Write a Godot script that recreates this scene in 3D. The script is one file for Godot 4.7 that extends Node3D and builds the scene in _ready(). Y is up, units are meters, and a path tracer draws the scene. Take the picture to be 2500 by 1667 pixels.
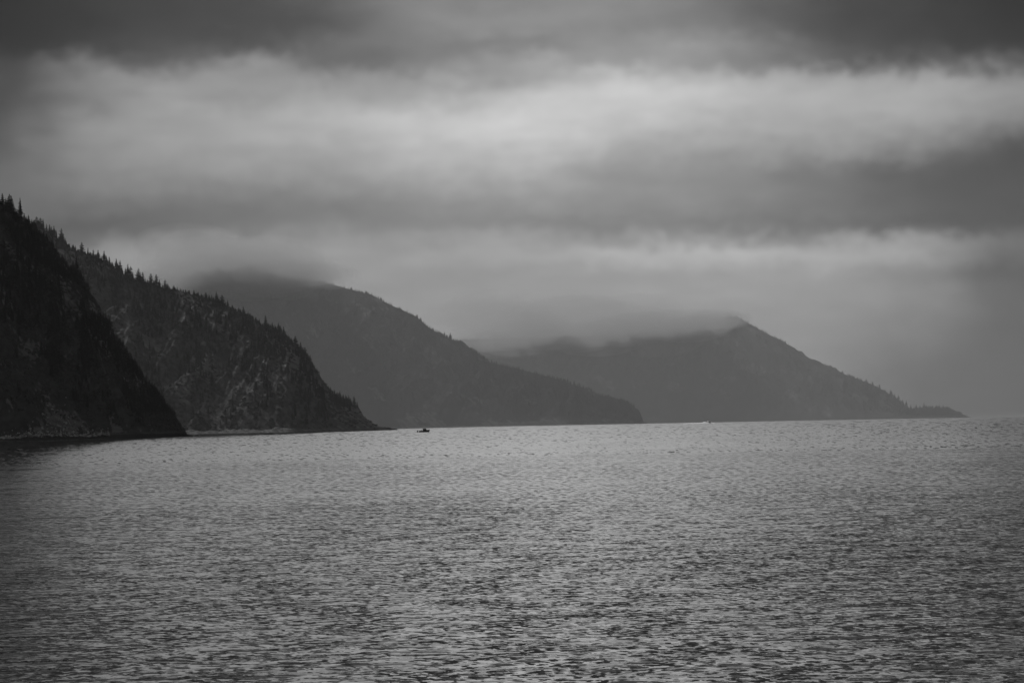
extends Node3D
# A black and white inlet: a grey choppy sea, four headlands in haze, two boats, a few birds. y up, metres, camera 5 m above the sea.

const F := 4861.0                 # focal length in pixels of the 2500 x 1667 photograph
const EYE := 5.0
const EXPOSURE := 1.55
const EARTH := 7430000.0          # earth radius with refraction: the sea really curves away
var cam_basis: Basis
var names := {}
var nz := FastNoiseLite.new()     # general smooth noise
var rz := FastNoiseLite.new()     # ridged noise

func _ready() -> void:
	# ---------------------------------------------------------------- camera
	var cam := Camera3D.new()
	cam.name = "camera"
	cam_basis = Basis(Vector3.RIGHT, deg_to_rad(2.362)) * Basis(Vector3.BACK, deg_to_rad(-1.054))
	cam.transform = Transform3D(cam_basis, Vector3(0, EYE, 0))
	cam.fov = rad_to_deg(2.0 * atan(833.5 / F))
	cam.near = 0.5
	cam.far = 40000.0
	add_child(cam)
	cam.current = true
	# ---------------------------------------------------------------- sky, air, exposure
	setup_noise()
	var env := Environment.new()
	env.tonemap_mode = Environment.TONE_MAPPER_LINEAR
	env.tonemap_exposure = EXPOSURE
	env.background_mode = Environment.BG_SKY
	var sky := Sky.new()
	var sm := PanoramaSkyMaterial.new()
	sm.panorama = sky_texture()
	sky.sky_material = sm
	env.sky = sky
	env.fog_enabled = true
	env.fog_density = 0.00002
	env.fog_light_color = Color(0.9, 0.9, 0.9)
	env.volumetric_fog_enabled = true
	env.volumetric_fog_density = 0.0
	env.sdfgi_enabled = true
	env.ssao_enabled = true
	env.ssil_enabled = true
	var we := WorldEnvironment.new()
	we.name = "world_environment"
	we.environment = env
	add_child(we)
	# ---------------------------------------------------------------- sun, veiled by the overcast, high over the inlet
	var sun := DirectionalLight3D.new()
	sun.name = "sun"
	sun.light_energy = 0.5
	sun.light_angular_distance = 16.0
	sun.light_color = Color(1, 1, 1)
	sun.shadow_enabled = true
	add_child(sun)
	sun.look_at_from_position(Vector3.ZERO, -Vector3(-0.55, 0.8, -0.25), Vector3.UP)
	# ---------------------------------------------------------------- setting, then things
	setup_materials()
	print("sky ", Time.get_ticks_msec())
	build_water()
	print("water ", Time.get_ticks_msec())
	build_hills()
	print("hills ", Time.get_ticks_msec())
	build_trees()
	print("trees ", Time.get_ticks_msec())
	build_rocks()
	build_clouds()
	build_boats()
	build_birds()
	print("done ", Time.get_ticks_msec())

# ======================================================================= small helpers

func setup_noise() -> void:
	nz.seed = 7
	nz.noise_type = FastNoiseLite.TYPE_SIMPLEX_SMOOTH
	nz.frequency = 1.0
	nz.fractal_type = FastNoiseLite.FRACTAL_FBM
	nz.fractal_octaves = 4
	rz.seed = 23
	rz.noise_type = FastNoiseLite.TYPE_SIMPLEX_SMOOTH
	rz.frequency = 1.0
	rz.fractal_type = FastNoiseLite.FRACTAL_RIDGED
	rz.fractal_octaves = 3

func sea(d: float) -> float:
	return -d * d / (2.0 * EARTH)

func ray(px: float, py: float) -> Vector3:      # direction through a pixel of the photograph
	return (cam_basis * Vector3(px - 1250.0, 833.5 - py, -F)).normalized()

func on_sea(px: float, py: float) -> Vector3:   # where that direction meets the curved sea
	var r := ray(px, py)
	var flat := Vector2(r.x, r.z).length()
	var t := r.y / flat
	var d := 5.0 / maxf(-t, 0.0012)
	for k in 12:
		d = (EYE - sea(d)) / maxf(-t, 0.0012)
		d = minf(d, 8600.0)
	return Vector3(r.x / flat * d, sea(d), r.z / flat * d)

func at_dist(px: float, py: float, d: float) -> Vector3:
	var r := ray(px, py)
	return Vector3(0, EYE, 0) + r * (d / Vector2(r.x, r.z).length())

func numbered(n: String) -> String:
	if not names.has(n):
		names[n] = 0
		return n
	names[n] += 1
	return "%s_%03d" % [n, names[n]]

func tag(o: Node, label := "", category := "", group := "", kind := "") -> void:
	if label: o.set_meta("label", label)
	if category: o.set_meta("category", category)
	if group: o.set_meta("group", group)
	if kind: o.set_meta("kind", kind)

func base(called: String, at: Vector3, turn := 0.0) -> Node3D:
	var o := Node3D.new()
	o.name = numbered(called)
	add_child(o)
	o.position = at
	o.rotation.y = turn
	return o

func mesh_node(called: String, m: Mesh, mat: Material, parent: Node = self) -> MeshInstance3D:
	var o := MeshInstance3D.new()
	o.name = numbered(called) if parent == self else called
	o.mesh = m
	if mat: o.material_override = mat
	parent.add_child(o, true)
	return o

func array_mesh(v: PackedVector3Array, n: PackedVector3Array, idx: PackedInt32Array, col = null) -> ArrayMesh:
	var a := []
	a.resize(Mesh.ARRAY_MAX)
	a[Mesh.ARRAY_VERTEX] = v
	if n.size(): a[Mesh.ARRAY_NORMAL] = n
	a[Mesh.ARRAY_INDEX] = idx
	if col != null: a[Mesh.ARRAY_COLOR] = col
	var m := ArrayMesh.new()
	m.add_surface_from_arrays(Mesh.PRIMITIVE_TRIANGLES, a)
	return m

var M := {}

func grey(v: float) -> Color:                   # a linear base colour as an sRGB grey
	return Color(v, v, v).linear_to_srgb()

func plain(v: float, rough := 0.9, spec := 0.4) -> StandardMaterial3D:
	var m := StandardMaterial3D.new()
	m.albedo_color = grey(v)
	m.roughness = rough
	m.metallic_specular = spec
	return m

func setup_materials() -> void:
	var w := StandardMaterial3D.new()
	w.albedo_color = grey(0.012)
	w.roughness = 0.05
	w.metallic_specular = 0.36
	w.uv1_triplanar = true
	w.uv1_world_triplanar = true
	w.uv1_scale = Vector3.ONE / TILE
	w.normal_enabled = true
	w.normal_texture = ripple_texture()
	w.normal_scale = 1.0
	M.water = w
	var g := StandardMaterial3D.new()           # slopes: colour of rock and brush comes with the vertices, fine grain from a noise
	g.albedo_color = Color.WHITE
	g.vertex_color_use_as_albedo = true
	g.roughness = 0.95
	g.metallic_specular = 0.25
	M.slope = g
	M.bark = plain(0.035)
	M.needles = plain(0.03, 0.9, 0.25)
	M.brush = plain(0.055, 0.95, 0.2)
	M.rock_pale = plain(0.22, 0.9, 0.3)
	M.rock_dark = plain(0.022, 0.55, 0.45)
	M.driftwood = plain(0.34, 0.9, 0.2)
	M.hull_dark = plain(0.02, 0.35, 0.5)
	M.cabin_dark = plain(0.025, 0.4, 0.5)
	M.trim = plain(0.05, 0.4, 0.5)
	M.white_paint = plain(0.75, 0.4, 0.5)
	M.foam = plain(0.8, 0.9, 0.2)
	M.engine = plain(0.012, 0.4, 0.5)
	M.glass_dark = plain(0.01, 0.08, 0.5)
	M.feather_dark = plain(0.025, 0.8, 0.2)
	M.feather_grey = plain(0.12, 0.8, 0.2)

# ======================================================================= sky
# Clouds of the overcast: brightness (as display greys) read along the cloud bands, on a coarse net of directions, broken up by noise.

const SKX := [0.0, 200.0, 400.0, 600.0, 800.0, 1000.0, 1250.0, 1500.0, 1750.0, 2000.0, 2250.0, 2500.0]
const SKY := [0.0, 60.0, 110.0, 150.0, 190.0, 240.0, 300.0, 360.0, 420.0, 470.0, 520.0, 550.0, 580.0, 620.0, 670.0, 720.0, 800.0, 900.0, 1000.0]
const SKV := [
	[33, 47, 59, 69, 89, 128, 134, 140, 119, 76, 55, 34],
	[32, 47, 62, 68, 85, 128, 144, 136, 123, 76, 56, 38],
	[36, 58, 71, 82, 106, 121, 131, 146, 148, 88, 61, 48],
	[57, 110, 88, 140, 106, 121, 156, 158, 146, 101, 94, 94],
	[67, 128, 144, 151, 146, 153, 165, 195, 178, 165, 159, 140],
	[65, 123, 156, 153, 165, 169, 194, 208, 196, 178, 172, 146],
	[69, 140, 159, 172, 182, 200, 212, 201, 182, 170, 159, 127],
	[80, 140, 157, 163, 172, 188, 200, 179, 163, 154, 131, 71],
	[97, 133, 147, 151, 160, 173, 180, 155, 144, 116, 85, 66],
	[96, 119, 125, 130, 141, 151, 161, 147, 142, 112, 79, 66],
	[94, 99, 106, 115, 124, 133, 146, 139, 133, 111, 81, 66],
	[84, 81, 101, 118, 133, 136, 137, 129, 125, 104, 85, 67],
	[83, 96, 130, 145, 148, 151, 160, 152, 152, 145, 152, 101],
	[80, 133, 158, 160, 159, 164, 171, 186, 194, 180, 165, 95],
	[75, 132, 157, 153, 160, 160, 159, 166, 169, 163, 132, 66],
	[71, 132, 151, 151, 159, 156, 161, 168, 168, 159, 141, 76],
	[69, 110, 142, 142, 151, 163, 151, 160, 155, 152, 120, 66],
	[67, 108, 131, 131, 142, 152, 152, 156, 156, 144, 95, 66],
	[67, 108, 131, 131, 142, 152, 152, 156, 156, 142, 87, 66]]

func lin(s: float) -> float:
	s = clampf(s / 255.0, 0.0, 1.0)
	return s / 12.92 if s < 0.04045 else pow((s + 0.055) / 1.055, 2.4)

func knot(list: Array, x: float) -> float:      # place of x between the knots, as index + fraction
	if x <= list[0]: return 0.0
	for k in list.size() - 1:
		if x <= list[k + 1]:
			return k + (x - list[k]) / (list[k + 1] - list[k])
	return list.size() - 1.0

func cubic4(a: float, b: float, c: float, d: float, t: float) -> float:
	return b + 0.5 * t * (c - a + t * (2.0 * a - 5.0 * b + 4.0 * c - d + t * (3.0 * (b - c) + d - a)))

func net(px: float, py: float) -> float:
	var u := knot(SKX, px)
	var v := knot(SKY, py)
	var i := clampi(int(u), 0, SKX.size() - 2)
	var j := clampi(int(v), 0, SKY.size() - 2)
	var rows := []
	for q in range(-1, 3):
		var r: Array = SKV[clampi(j + q, 0, SKY.size() - 1)]
		rows.append(cubic4(r[maxi(i - 1, 0)], r[i], r[i + 1], r[mini(i + 2, SKX.size() - 1)], u - i))
	return cubic4(rows[0], rows[1], rows[2], rows[3], v - j)

func sky_value(az: float, el: float) -> float:
	var d := Vector3(sin(az) * cos(el), sin(el), -cos(az) * cos(el))
	# the deck of stratus all round: long bands low down, broken sheets overhead
	var q := Vector2(d.x, d.z) / (absf(d.y) + 0.16)
	var general := 86.0 + 46.0 * nz.get_noise_3d(d.x * 1.6 + 9.0, d.y * 9.0, d.z * 1.6) * cos(el) + 40.0 * nz.get_noise_2d(q.x * 0.7, q.y * 0.7 + 40.0)
	general += 34.0 * smoothstep(0.33, 0.8, d.y)     # an overcast is brightest overhead
	var c := cam_basis.inverse() * d
	var s := general
	if c.z < -0.1:
		var px := 1250.0 + c.x / -c.z * F
		var py := 833.5 - c.y / -c.z * F
		var wx := 26.0 * nz.get_noise_2d(px * 0.006, py * 0.012) + 60.0 * nz.get_noise_2d(px * 0.0016 + 31.0, py * 0.003)
		var wy := 20.0 * nz.get_noise_2d(px * 0.007 + 77.0, py * 0.012) + 13.0 * nz.get_noise_2d(px * 0.022 + 5.0, py * 0.026 + 3.0)
		var inside := net(px + wx, py + wy) * (1.0 + 0.05 * nz.get_noise_2d(px * 0.004, py * 0.014 + 60.0) + 0.02 * nz.get_noise_2d(px * 0.006 + 0.01 * py, py * 0.035 + 20.0))
		var off := maxf(maxf(-px, px - 2500.0), maxf(-py, 0.0))
		s = lerpf(inside, general, smoothstep(0.0, 520.0, off))
	return lin(clampf(s, 22.0, 235.0)) / EXPOSURE

func sky_texture() -> ImageTexture:
	# Godot's panorama: the first column faces -Z
	var w := 768
	var h := 384
	var low := Image.create(w, h, false, Image.FORMAT_RGBF)
	for y in h:
		var el := PI * (0.5 - (y + 0.5) / h)
		for x in w:
			var az := TAU * (x + 0.5) / w
			var v := sky_value(az, maxf(el, 0.0))
			low.set_pixel(x, y, Color(v, v, v))
	var W := 4096
	var H := 2048
	low.resize(W, H, Image.INTERPOLATE_CUBIC)
	var half := int(W * 24.0 / 360.0)
	for y in range(int(H * (0.5 - 19.0 / 180.0)), H / 2 + 2):
		var el := PI * (0.5 - (y + 0.5) / H)
		for k in range(-half, half):
			var az := TAU * (k + 0.5) / W
			var v := sky_value(az, maxf(el, 0.0))
			low.set_pixel(posmod(k, W), y, Color(v, v, v))
	return ImageTexture.create_from_image(low)

# ======================================================================= water

const TILE := 31.0

func ripple_texture() -> ImageTexture:
	# slopes of small wind ripples over a square of TILE metres: mostly smooth, with scattered steeper wavelets
	var N := 1024
	var g := RandomNumberGenerator.new()
	g.seed = 19
	var K := 26
	var su := []
	var cu := []
	var sv := []
	var cv := []
	var mm := PackedFloat32Array()
	var nn := PackedFloat32Array()
	for k in K:
		var lambda := 0.26 * pow(1.055, k) * g.randf_range(0.9, 1.1)
		var turn := g.randfn(0.0, 0.5) + 0.16
		var m := roundf(TILE / lambda * sin(turn))
		var n := roundf(TILE / lambda * cos(turn))
		mm.append(m * TAU / TILE)
		nn.append(n * TAU / TILE)
		var ph := g.randf() * TAU
		var amp := pow(lambda, 0.9)
		var a := PackedFloat32Array()
		var b := PackedFloat32Array()
		var c := PackedFloat32Array()
		var d := PackedFloat32Array()
		for i in N:
			a.append(amp * sin(TAU * m * i / N + ph))
			b.append(amp * cos(TAU * m * i / N + ph))
			c.append(sin(TAU * n * i / N))
			d.append(cos(TAU * n * i / N))
		su.append(a)
		cu.append(b)
		sv.append(c)
		cv.append(d)
	var norm := 0.0
	for k in K:
		norm += 0.5 * (su[k][0] * su[k][0] + cu[k][0] * cu[k][0])
	norm = sqrt(norm)
	var im := Image.create(N, N, false, Image.FORMAT_RGBA8)
	var data := PackedByteArray()
	data.resize(N * N * 4)
	for j in N:
		var h := PackedFloat32Array()
		var hx := PackedFloat32Array()
		var hz := PackedFloat32Array()
		h.resize(N)
		hx.resize(N)
		hz.resize(N)
		for k in K:
			var a: PackedFloat32Array = su[k]
			var b: PackedFloat32Array = cu[k]
			var s: float = sv[k][j]
			var c: float = cv[k][j]
			var m := mm[k]
			var n := nn[k]
			for i in N:
				var co := b[i] * c - a[i] * s
				h[i] += a[i] * c + b[i] * s
				hx[i] += m * co
				hz[i] += n * co
		for i in N:
			var q := h[i] / norm
			var f := (RIPPLE + WAVELET * smoothstep(0.7, 1.6, q)) / norm
			var v := Vector3(-hx[i] * f, 1.0, -hz[i] * f).normalized()
			var o := (j * N + i) * 4
			data[o] = int(127.5 + 127.5 * v.x)
			data[o + 1] = int(127.5 - 127.5 * v.z)
			data[o + 2] = int(127.5 + 127.5 * v.y)
			data[o + 3] = 255
	im.set_data(N, N, false, Image.FORMAT_RGBA8, data)
	return ImageTexture.create_from_image(im)

const RIPPLE := 0.0008
const WAVELET := 0.010

var wave := []

func setup_waves() -> void:
	var g := RandomNumberGenerator.new()
	g.seed = 11
	for k in 14:
		var lambda := 0.75 * pow(1.14, k) * g.randf_range(0.93, 1.07)
		var turn := g.randfn(0.0, 0.42) + 0.18
		var kk := TAU / lambda
		# travelling roughly towards the shore the camera stands on
		wave.append([sin(turn) * kk, cos(turn) * kk, g.randf() * TAU, 0.0010 * pow(lambda, 0.8), lambda])

func wave_height(x: float, z: float, cell: float) -> float:
	var gust := clampf(0.85 + 0.9 * nz.get_noise_2d(x * 0.015, z * 0.007 + 11.0), 0.2, 1.6)
	var wob := 1.6 * nz.get_noise_2d(x * 0.16, z * 0.16)
	var y := 0.0
	for w in wave:
		if w[4] > 3.2 * cell:
			var s := sin(w[0] * x + w[1] * z + w[2] + wob)
			y += w[3] * (s + 0.32 * (s * s - 0.5))
	# here and there a larger steep wave
	var a := nz.get_noise_2d(x * 0.8 + 0.20 * z, z * 1.5 - 0.25 * x)
	y += 0.10 * maxf(0.0, a - 0.2) * clampf(1.8 - cell / 0.16, 0.0, 1.0) * gust
	return y

func sea_patch(a0: float, a1: float, na: int, radii: PackedFloat32Array, waves: bool, fade0: float, fade1: float, v: PackedVector3Array, n: PackedVector3Array, idx: PackedInt32Array) -> void:
	var nr := radii.size()
	var first := v.size()
	var cols := na + 1
	v.resize(first + nr * cols)
	n.resize(first + nr * cols)
	var sa := PackedFloat32Array()
	var ca := PackedFloat32Array()
	for i in cols:
		var a := lerpf(a0, a1, float(i) / na)
		sa.append(sin(a))
		ca.append(-cos(a))
	for j in nr:
		var r := radii[j]
		var y0 := sea(r)
		var amp := 1.0 - smoothstep(fade0, fade1, r) if waves else 0.0
		var cell := (radii[j] - radii[maxi(j - 1, 0)]) if j > 0 else radii[1] - radii[0]
		for i in cols:
			var x := sa[i] * r
			var z := ca[i] * r
			v[first + j * cols + i] = Vector3(x, y0 + (amp * wave_height(x, z, cell) if amp > 0.0 else 0.0), z)
	for j in nr:
		for i in cols:
			var p := first + j * cols + i
			if nr < 10:
				n[p] = Vector3.UP
				continue
			var lie := Vector3.UP
			if waves:
				var e: Vector3 = v[p + (1 if i < na else 0)] - v[p - (1 if i > 0 else 0)]
				var f: Vector3 = v[p + (cols if j < nr - 1 else 0)] - v[p - (cols if j > 0 else 0)]
				lie = e.cross(f).normalized()
				if lie.y < 0: lie = -lie
			n[p] = (lie + chop(v[p], radii[j], lerpf(a0, a1, float(i) / na), sa[i], ca[i])).normalized()
	for j in nr - 1:
		for i in na:
			var p := first + j * cols + i
			idx.append_array([p, p + cols, p + 1, p + 1, p + cols, p + cols + 1])

func chop(p: Vector3, r: float, az: float, sn: float, cs: float) -> Vector3:
	# faces of the short chop, leaning towards the near shore: mostly slight, here and there steep
	var far := smoothstep(80.0, 150.0, r)
	var gust := 0.22 * nz.get_noise_2d(p.x * 0.03, p.z * 0.012 + 90.0)
	var lean := maxf(0.0, 0.5 * (0.136 - EYE / r))      # at a low angle the faces that lean towards the viewer are the ones seen
	var tilt := 0.0
	var side := 0.0
	if far < 1.0:
		var a := nz.get_noise_2d(p.x * 2.3 + 0.7 * p.z, p.z * 2.8 - 0.7 * p.x)
		var b := nz.get_noise_2d(p.x * 5.6 + 70.0, p.z * 6.2 + 1.9 * p.x)
		tilt += (1.0 - far) * (lean + 0.02 * a + 7.0 * maxf(0.0, a + 0.55 * b + 0.5 * nz.get_noise_2d(p.x * 0.36 + 0.12 * p.z, p.z * 0.42 + 12.0) + gust - lerpf(0.07, 0.42, smoothstep(28.0, 125.0, r))))
		side += (1.0 - far) * 0.10 * b
	if far > 0.0:
		var u := az * 520.0
		var w := log(r) * 260.0
		var q := lean + 0.015 * nz.get_noise_2d(u * 0.35, w * 0.35) + 0.02 * nz.get_noise_2d(u * 0.02, w * 0.12 + 70.0)
		q += lerpf(2.2, 0.22, smoothstep(150.0, 380.0, r)) * maxf(0.0, nz.get_noise_2d(u * 0.6 + 200.0, w * 0.9) + 0.4 * gust - lerpf(0.30, 0.20, smoothstep(200.0, 700.0, r)))
		tilt += far * q
		side += far * 0.03 * nz.get_noise_2d(u * 0.5, w + 300.0)
	tilt = minf(tilt, 0.75)
	return Vector3(-sn * tilt + side, 0.0, -cs * tilt)

func radii_log(r0: float, r1: float, step: float) -> PackedFloat32Array:
	var out := PackedFloat32Array()
	var n := int(ceil(log(r1 / r0) / step))
	for k in n + 1:
		out.append(r0 * pow(r1 / r0, float(k) / n))
	return out

func build_water() -> void:
	setup_waves()
	var A := deg_to_rad(17.6)
	var m := ArrayMesh.new()
	# rings outwards; ripples too small to be drawn one by one there count as a rougher surface
	var edge := [34.0, 60.0, 90.0, 130.0, 180.0, 240.0, 310.0, 400.0, 540.0, 740.0, 1000.0, 1500.0, 14000.0]
	for k in edge.size() - 1:
		var r0: float = edge[k]
		var near := r0 < 300.0
		var step := 0.0013 if r0 < 85.0 else 0.0016 if r0 < 120.0 else 0.0020 if near else r0 / (EYE * 1991.0) * 0.4
		if r0 >= 1500.0: step = 0.05
		sea_surface(m, [[-A, A, 760 if r0 < 85.0 else 520 if near else 700 if r0 < 1500.0 else 300, radii_log(r0, edge[k + 1], step), near]], 0.03 + 0.08 * clampf(log(r0 / 34.0) / log(900.0 / 34.0), 0.0, 1.0))
	sea_surface(m, [[-A, A, 8, PackedFloat32Array([0.01, 10.0, 34.0]), false], [A, TAU - A, 160, PackedFloat32Array([0.01, 34.0, 420.0, 1500.0, 4000.0, 7000.0, 10000.0, 14000.0]), false]], 0.2)
	var o := mesh_node("water", m, null)
	tag(o, "grey choppy sea water of the inlet", "water", "", "structure")

func sea_surface(m: ArrayMesh, patches: Array, rough: float) -> void:
	var v := PackedVector3Array()
	var n := PackedVector3Array()
	var idx := PackedInt32Array()
	for p in patches:
		sea_patch(p[0], p[1], p[2], p[3], p[4], 190.0, 310.0, v, n, idx)
	var a := []
	a.resize(Mesh.ARRAY_MAX)
	a[Mesh.ARRAY_VERTEX] = v
	a[Mesh.ARRAY_NORMAL] = n
	a[Mesh.ARRAY_INDEX] = idx
	m.add_surface_from_arrays(Mesh.PRIMITIVE_TRIANGLES, a)
	var mat: StandardMaterial3D = M.water.duplicate()
	mat.roughness = rough
	mat.clearcoat_enabled = true
	mat.clearcoat = 1.0
	mat.clearcoat_roughness = rough
	m.surface_set_material(m.get_surface_count() - 1, mat)

# ======================================================================= hills

var H := {}       # the hills' tables: ridge, shore ...

func lookup(list: Array, x: float) -> float:
	if x <= list[0][0]:
		return list[0][1]
	for k in list.size() - 1:
		if x <= list[k + 1][0]:
			return lerpf(list[k][1], list[k + 1][1], (x - list[k][0]) / (list[k + 1][0] - list[k][0]))
	return list[-1][1]

func hill_column(h: Dictionary, px: float) -> Dictionary:
	var r := ray(px, lookup(h.ridge, px))
	var flat := Vector2(r.x, r.z).length()
	var t := r.y / flat
	var ds := lookup(h.shore, px)
	var b := sea(ds)
	var height: float = (EYE + ds * t - b) / (1.0 - h.run * t)   # above the shore; the ridge stands run x height behind the shore
	height = maxf(height, 0.4)
	return {"dir": Vector3(r.x / flat, 0, r.z / flat), "ds": ds, "dr": ds + h.run * height, "b": b, "h": height}

func hill_point(h: Dictionary, c: Dictionary, s: float) -> Vector3:
	# s 0 shore ... 1 ridge ... 2 foot of the far side
	var d: float
	var y: float
	var hh: float = c.h
	if s <= 1.0:
		d = lerpf(c.ds, c.dr, s)
		var apron := minf(h.apron / maxf(hh, 1.0), 0.3)
		var g := apron * smoothstep(0.0, 0.12, s) + (1.0 - apron) * pow(clampf((s - h.beach) / (1.0 - h.beach), 0.0, 1.0), h.curve)
		y = c.b + hh * g
	else:
		d = c.dr + (s - 1.0) * hh * 1.7
		y = lerpf(c.b + hh, sea(d) - 3.0, smoothstep(0.0, 1.0, (s - 1.0) * 0.55 + pow(s - 1.0, 2.0) * 0.45))
	var p: Vector3 = c.dir * d
	var win := pow(maxf(sin(PI * clampf(s * 0.5, 0.0, 1.0)), 0.0), 1.0) * (1.0 - 0.95 * exp(-pow((s - 1.0) / 0.22, 2.0))) * smoothstep(0.0, 0.1, s)
	var lat: float = p.x
	var rad: float = p.z
	var k: float = h.grain
	var e := 0.0
	e += h.relief * 1.0 * nz.get_noise_2d(lat / (90.0 * k), rad / (90.0 * k))
	e += h.relief * 0.75 * (rz.get_noise_2d((lat + 0.35 * rad) / (55.0 * k), (rad - 0.2 * lat) / (190.0 * k)) - 0.2)
	e += h.relief * 0.30 * (rz.get_noise_2d((lat - 0.5 * (y - c.b)) / (16.0 * k) + 7.0, (y - c.b) / (60.0 * k)))
	e += h.relief * 0.12 * nz.get_noise_2d(lat / (5.0 * k), rad / (5.0 * k) + y / (5.0 * k))
	y += e * win * minf(hh / h.full, 1.0) 
	y += 0.9 * h.rough * nz.get_noise_2d(lat / (7.0 * k) + 3.0, rad / (7.0 * k)) * smoothstep(0.0, 0.1, s)
	# tilted beds of rock stand out as ledges
	y += h.ledge * k * nz.get_noise_2d((lat * 0.6 + y) / (2.6 * k), (lat - y) / (38.0 * k)) * win
	if s <= 0.0:
		y -= 1.5
	return Vector3(p.x, y, p.z)

func build_hill(h: Dictionary) -> void:
	var nx: int = h.nx
	var ns: int = h.ns
	var v := PackedVector3Array()
	var n := PackedVector3Array()
	var col := PackedColorArray()
	var idx := PackedInt32Array()
	var rows := ns + ns / 3
	var x0: float = h.ridge[0][0]
	var x1: float = h.ridge[-1][0]
	var hs := PackedFloat32Array()
	for i in nx + 1:
		var c := hill_column(h, lerpf(x0, x1, float(i) / nx))
		hs.append(c.h)
		for j in rows + 1:
			var s := float(j) / ns if j <= ns else 1.0 + float(j - ns) / (rows - ns)
			v.append(hill_point(h, c, s))
	var R := rows + 1
	n.resize(v.size())
	col.resize(v.size())
	for i in nx + 1:
		for j in R:
			var p := i * R + j
			var e: Vector3 = v[p + (R if i < nx else 0)] - v[p - (R if i > 0 else 0)]
			var f: Vector3 = v[p + (1 if j < rows else 0)] - v[p - (1 if j > 0 else 0)]
			var c := f.cross(e).normalized()
			if c.y < 0: c = -c
			n[p] = c
			var q := v[p]
			var k: float = h.grain
			var above: float = q.y - sea(Vector2(q.x, q.z).length())
			# brush and grass, with patches of paler rock where the slope is bare
			var veg: float = h.veg * (1.0 + 0.45 * nz.get_noise_2d(q.x / (26.0 * k), q.y / (20.0 * k)) + 0.5 * nz.get_noise_2d(q.x / (4.0 * k), q.y / (4.0 * k) + 20.0))
			var bare: float = nz.get_noise_3d(q.x / (34.0 * k) + 0.5 * q.y / (34.0 * k), q.y / (46.0 * k), q.z / (60.0 * k)) + 0.45 * nz.get_noise_3d(q.x / (6.0 * k), q.y / (6.0 * k), q.z / (6.0 * k)) + 0.35 * (1.0 - c.y) + h.bare
			for spot in h.spots:
				var o: float = Vector2((spot[0] - lerpf(x0, x1, float(i) / nx)) / spot[2], (above - spot[1]) / spot[3]).length()
				bare += spot[4] * exp(-o * o)
			var strata := 0.75 + 0.6 * nz.get_noise_2d((q.x * 0.7 + q.y) / (2.2 * k), (q.x - q.y) / (30.0 * k))
			var rock: float = h.rock * strata
			var a := lerpf(veg, rock, smoothstep(0.30, 0.52, bare))
			if above < h.tide + 0.5 * nz.get_noise_2d(q.x / 6.0, q.z / 6.0):   # weed-covered rock between the tides
				a = 0.018
			elif above < h.strand * (1.0 + 0.3 * nz.get_noise_2d(q.x / 9.0, q.z / 9.0)):
				a = h.strand_rock * strata
			a = maxf(a, 0.008)
			col[p] = Color(a, a, a)
	for i in nx:
		for j in rows:
			var p := i * R + j
			idx.append_array([p, p + 1, p + R, p + R, p + 1, p + R + 1])
	var o := mesh_node(h.name, array_mesh(v, n, idx, col), M.slope)
	tag(o, h.label, h.category, "", "structure")

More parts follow.
